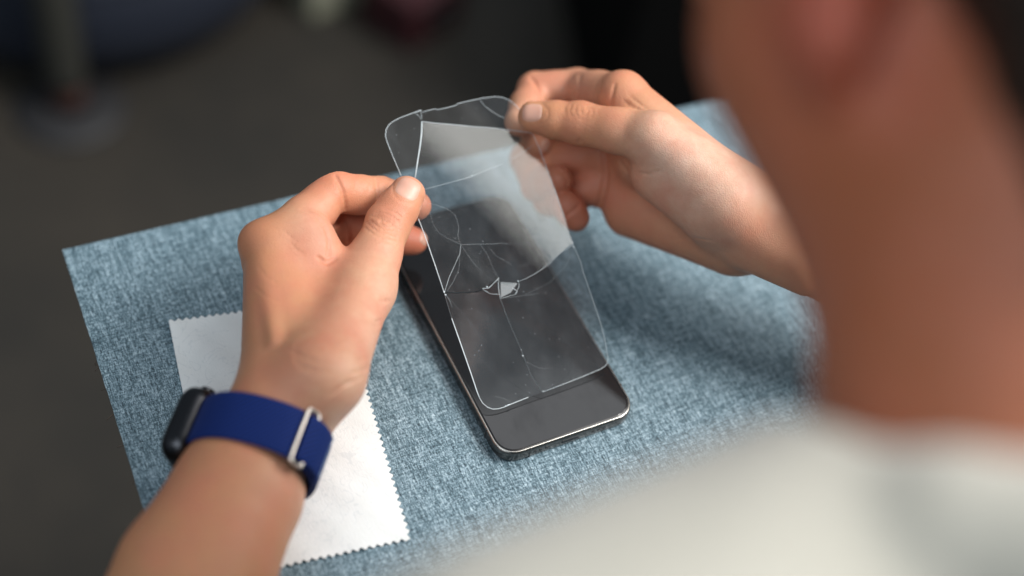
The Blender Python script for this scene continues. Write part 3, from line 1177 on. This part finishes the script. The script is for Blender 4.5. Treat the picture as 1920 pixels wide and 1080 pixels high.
def right_hand():
    F = Field((28, -35, -4), (205, 195, 112), 0.72)
    add(F, WR, ELBOW_R, 21.8, 36, 8)
    add(F, U(1388, 382, 668), U(1168, 179, 696), 16, 11.2, 9)
    add(F, U(1392, 402, 684), U(1155, 226, 712), 15, 11, 9)
    add(F, U(1395, 425, 692), U(1140, 288, 723), 15, 10.5, 9)
    add(F, U(1390, 448, 694), U(1130, 345, 728), 14, 10, 9)
    add(F, U(1178, 402, 722), U(1370, 440, 692), 11.5, 18.5, 10)
    # thenar mass
    add(F, U(1243, 322, 680), U(1340, 380, 670), 15.5, 19, 10)
    tip_d = gdepth(992, 217, TILT['B'])
    add(F, U(1365, 372, 662), U(1228, 257, 669), 16.5, 11.2, 8)
    add(F, U(1200, 250, 690), U(1200, 300, 700), 9, 11, 12)
    # fingers
    finger(F, [U(1130, 345, 728), U(1030, 374, 732), U(1062, 385, 711), U(1081, 410, 713)], [9.8, 8.0, 6.8, 6.4])
    finger(F, [U(1140, 288, 723), U(990, 298, 741), U(1008, 348, 729), U(1047, 338, 711)], [10.4, 8.8, 8.2, 7.4])
    ti = gdepth(972, 226, TILT['B'])
    finger(F, [U(1155, 226, 712), U(1052, 222, 748), U(1004, 238, 742), U(1010, 270, 728)], [11, 9.2, 8.2, 7.0])
    finger(F, [U(1168, 179, 696), U(1082, 165, 730), U(1003, 168, 733), U(973, 228, max(ti + 7.5, 712))], [11.2, 9.5, 8.7, 7.2])
    ax = U(992, 217, tip_d - 8) - U(1087, 231, 692)
    ax /= np.linalg.norm(ax)
    view = RC.T @ np.array([.02, -.1, 1.0])
    wd = np.cross(ax, view)
    wd /= np.linalg.norm(wd)
    T = [U(1228, 260, 670), U(1087, 231, tip_d - 13), U(998, 219, tip_d - 8)]
    mid0 = (T[0] + T[1]) / 2
    add(F, T[0], mid0, 11.4, 9.6, 5, (wd, 1.04))
    add(F, mid0, T[1], 9.8, 9.6, 4, (wd, 1.06))
    mid = T[1] + (T[2] - T[1]) * .5
    add(F, T[1], mid, 9.4, 8.0, 3, (wd, 1.08))
    add(F, mid, T[2], 8.0, 6.3, 3, (wd, 1.10))
    add(F, mid + view * 1.8, T[2] + view * 1.5, 6.2, 5.6, 4, (wd, 1.1))
    add(F, U(1420, 455, 668), U(1500, 500, 655), 6.0, 6.0, 12)      # tendon
    add(F, U(1400, 470, 672), U(1510, 528, 660), 5.0, 5.0, 10)
    kn = [
        ([(1072, 196), (1068, 206), (1071, 217), (1076, 222)], .24, .8), ([(1082, 197), (1078, 207), (1082, 217)], .28, .8),
        ([(1090, 199), (1089, 208), (1093, 216)], .24, .8), ([(1100, 198), (1103, 208), (1098, 218)], .24, .8), ([(1108, 200), (1112, 210), (1107, 220)], .22, .8),
        ([(1060, 198), (1058, 206), (1061, 214)], .26, .7), ([(1120, 206), (1121, 214)], .22, .7), ([(1084, 222), (1092, 224), (1100, 223)], .22, .7),
        (arc(997, 212, 31, 23, -60, 70, 4, 12), .30, .8),
        ([(1087, 262), (1085, 268), (1083, 276)], .6, 1.5), ([(1058, 408), (1068, 400), (1080, 392), (1086, 384)], .7, 1.0),
        ([(1044, 318), (1056, 326), (1064, 340), (1062, 356)], .35, 1.0),
        ([(995, 146), (1003, 155), (1010, 168), (1015, 182), (1018, 192)], .95, 1.4),
        ([(1087, 142), (1085, 158), (1078, 175), (1071, 191)], 1.1, 1.4), ([(1076, 146), (1074, 160)], .35, 1.2),
        ([(1153, 158), (1149, 175), (1144, 199)], .6, 1.4), ([(1128, 150), (1123, 170), (1118, 190)], .3, 1.2),
        ([(1170, 190), (1185, 200), (1210, 208)], .45, 1.5), ([(1180, 180), (1200, 195), (1215, 205)], .3, 1.3),
        ([(1128, 278), (1133, 300), (1135, 325), (1132, 352), (1126, 378), (1118, 402)], 1.6, 2.0),
        ([(1160, 300), (1172, 314), (1190, 324), (1215, 327), (1240, 320)], .6, 1.5), ([(1163, 308), (1178, 324), (1198, 332)], .35, 1.2),
        ([(1170, 296), (1180, 306), (1200, 312)], .3, 1.2),
        ([(1262, 450), (1300, 446), (1336, 452)], .3, 1.2),
    ]
    add_creases(F, kn)
    return F


def upper_body():
    """head, neck, torso and upper arms, coarse"""
    F = Field((-330, -460, -250), (430, 60, 580), 4.0)
    S_L, S_R = np.array([-118., -226., 236.]), np.array([238., -226., 236.])
    for (a, ra), (b, rb) in zip(FOREL[3:-1], FOREL[4:]):
        p = a + (b - a) * .12
        add(F, p, b, ra + .6, rb, 14)
    p = WR + (ELBOW_R - WR) * 0.62
    add(F, p, ELBOW_R, 32.3, 37, 14)
    add(F, ELBOW_L, S_L, 37, 46, 20)
    add(F, ELBOW_R, S_R, 37, 46, 20)
    add(F, S_L, np.array([60, -242, 240.]), 44, 50, 20)
    add(F, S_R, np.array([60, -242, 240.]), 44, 50, 20)
    add(F, np.array([60, -270, 200.]), np.array([60, -360, -190.]), 105, 120, 30, (np.array([1, 0, 0.]), 1.3))
    return F


HF = np.array([-0.10, 0.52, -0.84])
HF /= np.linalg.norm(HF)
HL = np.array([-1.0, 0.0, 0.0])
HL = HL - HF * (HL @ HF)
HL /= np.linalg.norm(HL)
HU = np.cross(HF, HL)
HU = HU if HU[1] > 0 else -HU
EAR = U(1572, 60, 330)
HC = EAR - HL * 72


def hp(f, l, u):
    return HC + HF * f + HL * l + HU * u


def head_into(F):
    add(F, hp(-25, 0, 62), hp(35, 0, 60), 74, 66, 20)                 # skull
    add(F, hp(45, 0, 10), hp(62, 0, -52), 52, 26, 22)                 # face to chin
    add(F, hp(8, 44, -6), hp(52, 18, -52), 24, 15, 18)                # left jaw
    add(F, hp(8, -44, -6), hp(52, -18, -52), 24, 15, 18)
    add(F, hp(40, 30, 12), hp(62, 30, 18), 28, 20, 15)                # cheeks
    add(F, hp(40, -30, 12), hp(62, -30, 18), 28, 20, 15)
    add(F, hp(86, 0, 32), hp(106, 0, 2), 7, 10, 9)                    # nose
    add(F, hp(96, 9, -1), hp(96, -9, -1), 6, 6, 6)
    add(F, hp(84, 14, -24), hp(84, -14, -24), 6, 6, 6)                # lips
    add(F, hp(82, 12, -33), hp(82, -12, -33), 6, 6, 6)
    add(F, hp(82, 30, 46), hp(82, -30, 46), 12, 12, 14)               # brow
    for s in (1, -1):                                                 # ears
        add(F, hp(-6, s * 76, 26), hp(-2, s * 80, -8), 15, 8, 6, (HL, 0.55))
        add(F, hp(-10, s * 80, 34), hp(-18, s * 84, 10), 5, 5, 5)
    add(F, U(1585, -160, 316), U(1560, 70, 314), 13, 8.5, 3)           # left ear down to its lobe
    add(F, U(1640, -120, 318), U(1590, 40, 316), 9, 6, 4)
    add(F, U(1632, 57, 368), U(1788, 380, 365), 44, 42, 12)           # left cheek and jaw
    # neck down to the shoulders
    add(F, U(1985, 380, 348), U(1992, 1150, 338), 57, 60, 14)


def head_field():
    lo = np.minimum(hp(-110, -110, -110), hp(120, 110, 150)) - 10
    F = Field((-55, -345, 200), (190, 80, 520), 2.4)
    head_into(F)
    for s in (1, -1):
        sub_line(F, [hp(92, s * 32, 30), hp(93, s * 33, 30)], 9, 6)
        sub_line(F, [hp(0, s * 86, 22), hp(-2, s * 86, 8)], 5, 4)
    sub_line(F, [hp(94, 16, -28), hp(94, -16, -28)], 2, 4)
    return F


FLH = left_hand()
FRH = right_hand()
FUB = upper_body()
FHD = head_field()


def build_person():
    vs, fs, cs = [], [], []
    off = 0
    base = np.array([0.565, 0.262, 0.130])
    for name, F in (('L', FLH), ('R', FRH), ('U', FUB), ('H', FHD)):
        v_, f_ = surface_nets(F)
        c_ = np.tile(base, (len(v_), 1))
        f_ = f_ + off

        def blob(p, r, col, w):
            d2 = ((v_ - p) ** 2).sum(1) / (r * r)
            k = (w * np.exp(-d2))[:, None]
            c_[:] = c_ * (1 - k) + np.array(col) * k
        red, pale, pink = (0.60, 0.17, 0.10), (0.76, 0.50, 0.37), (0.68, 0.34, 0.24)  # pale: paler palm skin, with bright light on the thenar painted in
        if name == 'L':
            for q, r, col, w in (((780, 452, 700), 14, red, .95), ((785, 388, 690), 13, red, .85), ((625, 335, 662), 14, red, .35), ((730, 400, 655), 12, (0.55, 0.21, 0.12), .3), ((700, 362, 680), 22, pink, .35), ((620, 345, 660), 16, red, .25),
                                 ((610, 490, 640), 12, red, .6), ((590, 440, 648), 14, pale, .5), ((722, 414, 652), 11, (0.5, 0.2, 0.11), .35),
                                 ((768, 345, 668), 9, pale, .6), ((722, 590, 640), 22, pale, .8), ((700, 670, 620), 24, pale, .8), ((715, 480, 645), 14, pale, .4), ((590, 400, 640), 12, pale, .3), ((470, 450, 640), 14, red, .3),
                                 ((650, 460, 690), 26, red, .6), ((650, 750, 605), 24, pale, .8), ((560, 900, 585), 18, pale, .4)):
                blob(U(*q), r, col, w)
        elif name == 'R':
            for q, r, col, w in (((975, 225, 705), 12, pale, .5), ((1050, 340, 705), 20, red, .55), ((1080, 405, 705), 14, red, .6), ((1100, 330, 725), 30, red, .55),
                                 ((1040, 160, 720), 26, pink, .45), ((1120, 165, 712), 22, pink, .4), ((1300, 300, 650), 32, (0.80, 0.58, 0.46), .95), ((1345, 350, 650), 28, pale, .8), ((1250, 225, 655), 10, pale, .5), ((1230, 420, 705), 36, pink, .35),  # palest blob also paints the bright light patch on the thumb base
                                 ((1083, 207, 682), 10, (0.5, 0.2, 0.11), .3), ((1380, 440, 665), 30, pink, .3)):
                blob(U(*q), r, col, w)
        elif name == 'H':
            c_[:] = np.array([0.44, 0.135, 0.058])
            for s in (1, -1):
                blob(hp(-5, s * 82, 5), 24, (0.62, 0.16, 0.10), .8)
            blob(U(1575, 20, 308), 20, (0.52, 0.085, 0.05), .95)
        else:
            c_[:] = np.array([0.50, 0.25, 0.145])
        vs.append(v_)
        fs.append(f_)
        cs.append(c_)
        off += len(v_)
    V = np.concatenate(vs) * MM
    Fc = np.concatenate(fs)
    C = np.concatenate(cs)
    me = bpy.data.meshes.new("person")
    me.vertices.add(len(V))
    me.vertices.foreach_set("co", V.astype(np.float32).ravel())
    me.loops.add(Fc.size)
    me.loops.foreach_set("vertex_index", Fc.astype(np.int32).ravel())
    me.polygons.add(len(Fc))
    me.polygons.foreach_set("loop_start", (np.arange(len(Fc)) * 4).astype(np.int32))
    me.update(calc_edges=True)
    me.validate()
    me.polygons.foreach_set("use_smooth", [True] * len(me.polygons))
    ca = me.color_attributes.new("pigment_and_light", 'FLOAT_COLOR', 'POINT')
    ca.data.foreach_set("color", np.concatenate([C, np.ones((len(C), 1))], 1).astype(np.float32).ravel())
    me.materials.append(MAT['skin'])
    o = bpy.data.objects.new("person", me)
    COL.objects.link(o)
    tag(o, "person in off-white shirt bending over the phone and holding cracked glass with both hands", "person")
    return o


person = build_person()


def nail(F, px, py, dx, dy, L, W, lift=0.28, name="fingernail"):
    c = F.eye(px, py)
    if c is None: return None
    n = F.normal(c)
    d1 = F.eye(px + dx, py + dy)
    t = (U(px + dx, py + dy, 680) - U(px, py, 680))
    t -= n * (t @ n)
    t /= np.linalg.norm(t)
    b = np.cross(n, t)
    N = 14
    verts, faces = [], []
    for j in range(N + 1):
        for i in range(N + 1):
            u, v_ = -1 + 2 * i / N, -1 + 2 * j / N
            # square to squircle
            uu = u * math.sqrt(1 - 0.36 * v_ * v_)
            ww = v_ * math.sqrt(1 - 0.36 * u * u)
            o = c + t * uu * L / 2 + b * ww * W / 2 + n * 7
            h_ = F.march(o, -n, 18)
            if h_ is None: h_ = c + t * uu * L / 2 + b * ww * W / 2 - n * 3
            e = max(abs(u), abs(v_))
            verts.append(h_ + n * (lift if e < 0.95 else -0.35))
    V = np.array(verts).reshape(N + 1, N + 1, 3)
    for _ in range(3):                                   # ease out skin detail under the nail
        W_ = V.copy()
        W_[1:-1, 1:-1] = (V[1:-1, 1:-1] * 2 + V[:-2, 1:-1] + V[2:, 1:-1] + V[1:-1, :-2] + V[1:-1, 2:]) / 6
        V = W_
    for j in range(N):
        for i in range(N):
            a = j * (N + 1) + i
            faces.append((a, a + 1, a + N + 2, a + N + 1))
    o = mesh_obj(name, V.reshape(-1, 3), faces, MAT['nail'], person, smooth=True)
    return o


nail(FLH, 766, 351, 12, -23, 13.4, 13.6, name="thumb_nail")
nail(FLH, 797, 447, 20, 3, 7.0, 7.5)
nail(FRH, 997, 210, -30, -2, 12.0, 10.5, name="thumb_nail")
nail(FRH, 1024, 275, -2, 14, 8.0, 7.0)


# ---- clothes and hair
def shirt():
    F = Field((-240, -520, -260), (390, -60, 345), 4.0)
    sL, sR = np.array([-122., -222., 246.]), np.array([240., -222., 246.])
    mid = np.array([60., -240., 244.])
    add(F, U(1800, 1130, 335), U(1008, 1530, 292), 56, 56, 30)
    add(F, sL, mid, 54, 54, 20)
    add(F, sR, mid, 54, 54, 20)
    add(F, np.array([60, -262, 205.]), np.array([60, -360, -200.]), 116, 132, 40, (np.array([1, 0, 0.]), 1.3))
    eL = sL + (ELBOW_L - sL) * .62
    eR = sR + (ELBOW_R - sR) * .62
    add(F, sL, eL, 55, 60, 25)
    add(F, sR, eR, 55, 60, 25)
    add(F, U(1655, 880, 336), U(1560, 1010, 336), 22, 24, 12)
    # folds
    for k in range(16):
        a = np.array([random.uniform(-150, 260), random.uniform(-300, -170), random.uniform(120, 330)])
        b = a + np.array([random.uniform(-60, 60), random.uniform(-40, 40), random.uniform(-110, -30)])
        add(F, a, b, 8, 6, 16)
    # neck opening
    nb = U(1992, 1150, 338)
    sub_line(F, [U(1990, 780, 342), U(1985, 400, 345)], 66, 8)
    sub_line(F, [nb, U(1990, 780, 342)], 56, 4)
    add(F, U(1650, 1010, 314), U(1800, 1035, 290), 18, 19, 8)
    add(F, U(1800, 1035, 290), U(2000, 1075, 281), 19, 20, 8)
    add(F, U(2000, 1075, 281), U(2250, 1180, 290), 20, 22, 8)
    v_, f_ = surface_nets(F)
    o = mesh_obj("shirt", v_, f_, MAT['shirt'], person, smooth=True)
    # ribbed neckband lying on the cloth round the neck
    pts = []
    for q in ((1540, 700), (1552, 760), (1575, 800), (1620, 828), (1680, 845), (1750, 862), (1820, 890), (1890, 930), (1960, 975), (2030, 1030)):
        h_ = F.eye(*q)
        if h_ is not None: pts.append(h_)
    if len(pts) > 3:
        tube("collar", pts, 3.6, MAT['shirt'], o, 8)
    return o


shirt()


def hair():
    F = Field((-70, -260, 280), (205, 90, 580), 3.0)
    add(F, hp(-32, 0, 68), hp(34, 0, 74), 79, 70, 20)
    add(F, hp(-45, 0, 20), hp(-40, 0, 50), 60, 72, 20)
    hold = (U(2112, -60, 300), U(2180, 300, 298))
    # cut away the face, the ears and the neck
    sub_line(F, [hp(110, 0, -20), hp(104, 0, 40)], 62, 10)
    for s in (1, -1):
        sub_line(F, [hp(35, s * 100, -10), hp(6, s * 100, 12)], 40, 10)
        sub_line(F, [hp(-14, s * 92, -36), hp(18, s * 96, -5)], 46, 8)
    sub_line(F, [hp(-20, 60, -55), hp(-20, -60, -55)], 44, 8)
    add(F, *hold, 34, 28, 14)
    F.F += (0.9 * np.sin(np.indices(F.F.shape)[0] * 1.9) * np.sin(np.indices(F.F.shape)[2] * 1.3)).astype(np.float32)
    v_, f_ = surface_nets(F)
    return mesh_obj("hair", v_, f_, MAT['hair'], person, smooth=True)


hair()
for s in (1, -1):
    bm = bmesh.new()
    bmesh.ops.create_uvsphere(bm, u_segments=16, v_segments=10, radius=11)
    for v_ in bm.verts: v_.co += Vector(hp(78, s * 32, 30))
    bm_obj("eye", bm, MAT['eye'], person, smooth=True)

# ------------------------------------------------------------------ wristwatch
watch = empty("wristwatch", label="dark smartwatch on a navy woven strap with silver buckle around the left wrist", cat="wristwatch")
wc = U(479, 840, 603)
watch.location = Vector(wc * MM)
wa = FOREL[2][0] - FOREL[1][0]
wa /= np.linalg.norm(wa)                       # towards the elbow
side = RC.T @ np.array([-1.0, -0.25, 0.0])     # picture left
wl_ = side - wa * (side @ wa)
wl_ /= np.linalg.norm(wl_)
wn = np.cross(wa, wl_)
if wn @ RC[2] > 0: wn = -wn                    # towards the lens


def ringdir(deg):
    a = math.radians(deg)                      # 0 = picture left, 90 = towards the lens
    return wl_ * math.cos(a) + wn * math.sin(a)


def wrist_r(deg, off):
    h_ = FLH.sample(wc + wa * off + ringdir(deg)[None, :] * np.arange(8, 44, .5)[:, None])
    k = np.argmax(h_ > 0)
    return 8 + .5 * k


WRAD = {}
for dg in range(0, 360, 6):
    WRAD[dg] = max(wrist_r(dg, o) for o in (-10, 0, 10))
arr = np.array([WRAD[d_] for d_ in range(0, 360, 6)])
for _ in range(4): arr = (np.roll(arr, 1) + arr * 2 + np.roll(arr, -1)) / 4


def wrad(deg):
    q = (deg % 360) / 6
    i = int(q)
    f = q - i
    return arr[i % 60] * (1 - f) + arr[(i + 1) % 60] * f


def strap_seg(name, a0, a1, lift, width, th=1.3, taper=0.0, slant=0.0):
    n = max(6, int(abs(a1 - a0) / 3))
    verts, faces, uvs = [], [], []
    prof = [(-1, 0.15), (-0.97, 0.85), (-0.9, 1), (-0.5, 1.04), (0, 1.05), (0.5, 1.04), (0.9, 1), (0.97, 0.85), (1, 0.15), (0.95, 0), (-0.95, 0)]
    m_ = len(prof)
    for i in range(n + 1):
        dg = a0 + (a1 - a0) * i / n
        r = wrad(dg) + lift
        w = width / 2 * (1 - taper * i / n)
        for u, h_ in prof:
            verts.append(wc + wa * (u * w + slant * math.sin(math.radians(dg))) + ringdir(dg) * (r + h_ * th) - wc)
            uvs.append((u * w, math.radians(dg) * r))
    for i in range(n):
        for k in range(m_):
            a = i * m_ + k
            b = i * m_ + (k + 1) % m_
            faces.append((a, b, b + m_, a + m_))
    faces.append(tuple(range(m_))[::-1])
    faces.append(tuple(n * m_ + k for k in range(m_)))
    o = mesh_obj(name, verts, faces, MAT['strap'], watch, smooth=True)
    me = o.data
    uvl = me.uv_layers.new(name="UVMap")
    for lp in me.loops:
        uvl.data[lp.index].uv = uvs[lp.vertex_index]
    me.set_sharp_from_angle(angle=math.radians(50))
    return o


strap_seg("strap", 15, 318, 0.7, 22)
strap_seg("strap_tail", 129.5, 163, 2.8, 20.5, 1.5)
strap_seg("strap_tail", 163.5, 230, 2.0, 20.5, 1.2)

# silver buckle: rounded rectangular wire loop across the strap
for dg, hw, hl in ((132, 12.4, 3.1),):
    r = wrad(dg) + 2.0
    tdir = ringdir(dg + 90)
    rd = ringdir(dg)
    pts = [rd * (r + 0.7) + wa * y + tdir * x for x, y in rrect(-hl, -hw, hl, hw, 1.9, 5)]
    tube("buckle", pts, 0.85, MAT['silver'], watch, 8, closed=True)
rd, tdir = ringdir(161), ringdir(251)
tube("stitching", [rd * (wrad(161) + 4.45) + wa * y for y in np.linspace(-9.5, 9.5, 20)], 0.22, MAT['stitch'], watch, 5)

# case
cdeg = -16
rd, td = ringdir(cdeg), ringdir(cdeg + 90)
cr = wrad(cdeg) - 4.3


def case_levels():
    lv = []
    for ins, z in ((3.0, -0.4), (1.2, 0.4), (0.3, 1.8), (0, 4.0), (0, 7.0), (0.4, 9.0), (1.3, 10.2)):
        lv.append((ins, z))
    return lv


def stacked(levels, hx, hy, rad, name, mat):
    verts, faces = [], []
    cnt = 0
    for ins, z in levels:
        o = rrect(-hx + ins, -hy + ins, hx - ins, hy - ins, rad - ins * .7, 8)
        cnt = len(o)
        verts += [rd * (cr + z) + wa * x + td * y for x, y in o]
    for i in range(len(levels) - 1):
        for k in range(cnt):
            a = i * cnt + k
            b = i * cnt + (k + 1) % cnt
            faces.append((a, b, b + cnt, a + cnt))
    faces.append(tuple(range(cnt))[::-1])
    faces.append(tuple((len(levels) - 1) * cnt + k for k in range(cnt)))
    return mesh_obj(name, verts, faces, mat, watch, smooth=True)


stacked(case_levels(), 17, 19, 8.5, "watch_case", MAT['watch_case'])
stacked([(1.6, 10.0), (1.7, 10.8), (2.6, 11.6), (4.5, 11.9)], 17, 19, 8.5, "watch_crystal", MAT['watch_glass'])
bm = bmesh.new()
bmesh.ops.create_cone(bm, cap_ends=True, segments=24, radius1=3.2, radius2=3.0, depth=2.6)
q = Vector((0, 0, 1)).rotation_difference(Vector(-wa))
for v_ in bm.verts:
    v_.co = q @ v_.co + Vector(rd * (cr + 5.2) - wa * 17.9 + td * 8)
bm_obj("crown", bm, MAT['watch_case'], watch)


# ------------------------------------------------------------------ blurred things on the floor behind
def floor_at(px, py):
    return on_z(px, py, FLOOR_Z)


def lathe(name, prof, c, mat, parent, off, seg=40):
    verts, faces = [], []
    for r, z in prof:
        for k in range(seg):
            a = 2 * math.pi * k / seg
            verts.append((c[0] + r * math.cos(a) - off[0], c[1] + r * math.sin(a) - off[1], z - off[2]))
    for i in range(len(prof) - 1):
        for k in range(seg):
            a, b = i * seg + k, i * seg + (k + 1) % seg
            faces.append((a, b, b + seg, a + seg))
    faces.append(tuple(range(seg))[::-1])
    faces.append(tuple((len(prof) - 1) * seg + k for k in range(seg)))
    return mesh_obj(name, verts, faces, mat, parent, smooth=True)


# grey pole on a small round foot, a dark round pouf behind it
cb = floor_at(133, 205)
stand = empty("pole_stand", label="blurred grey-green pole on a reddish foot, upper left, in front of the dark pouf", cat="stand")
stand.location = Vector(cb * MM)
lathe("base_plate", [(66, FLOOR_Z), (68, FLOOR_Z + 4), (60, FLOOR_Z + 9), (24, FLOOR_Z + 12)], cb, MAT['stand_base'], stand, cb)
lathe("foot", [(20, FLOOR_Z + 12), (19, FLOOR_Z + 42), (17, FLOOR_Z + 48)], cb, MAT['rust'], stand, cb)
lathe("pole", [(23, FLOOR_Z + 48), (24, FLOOR_Z + 60), (24, FLOOR_Z + 900), (20, FLOOR_Z + 905)], cb, MAT['grey_leg'], stand, cb)
pb = floor_at(165, -70)
pouf = empty("round_pouf", label="blurred navy-black round pouf standing on the floor at upper left", cat="pouf")
pouf.location = Vector(pb * MM)
lathe("cushion", [(170, FLOOR_Z + 6), (245, FLOOR_Z + 30), (272, FLOOR_Z + 90), (262, FLOOR_Z + 170), (225, FLOOR_Z + 215), (60, FLOOR_Z + 235), (4, FLOOR_Z + 232)], pb, MAT['navy_fabric'], pouf, pb)
lathe("piping", [(263, FLOOR_Z + 166), (267, FLOOR_Z + 170), (263, FLOOR_Z + 175), (258, FLOOR_Z + 171)], pb, MAT['navy_fabric'], pouf, pb)
lathe("foot_ring", [(168, FLOOR_Z), (172, FLOOR_Z + 1), (172, FLOOR_Z + 6), (168, FLOOR_Z + 7)], pb, MAT['table_leg'], pouf, pb)


def crate(name, px, py, w, d, h, mat, label, cat, rot=0.2, lid=None):
    c = floor_at(px, py)
    e = empty(name, label=label, cat=cat)
    e.location = Vector(c * MM)
    e.rotation_euler = (0, 0, rot)
    o = np.zeros(3)
    box_part("body", (0, 0, h / 2), (w, d, h), mat, e, o, 8)
    box_part("rim", (0, 0, h + 6), (w + 12, d + 12, 16), lid or mat, e, o, 4)
    box_part("handle", (0, -d / 2 - 4, h * .62), (w * .35, 8, 26), MAT['table_leg'], e, o, 2)
    return e


crate("cardboard_box", 640, -60, 190, 150, 120, MAT['olive'], "blurred pale olive box on the floor at the top centre", "box")
crate("storage_bin", 772, 38, 105, 90, 70, MAT['dark_red'], "blurred dark red bin on the floor beside the olive box", "bin", 0.4)
crate("black_case", 1285, 130, 310, 420, 330, MAT['black_fabric'], "large black case on the floor behind the right hand", "case", -0.35)
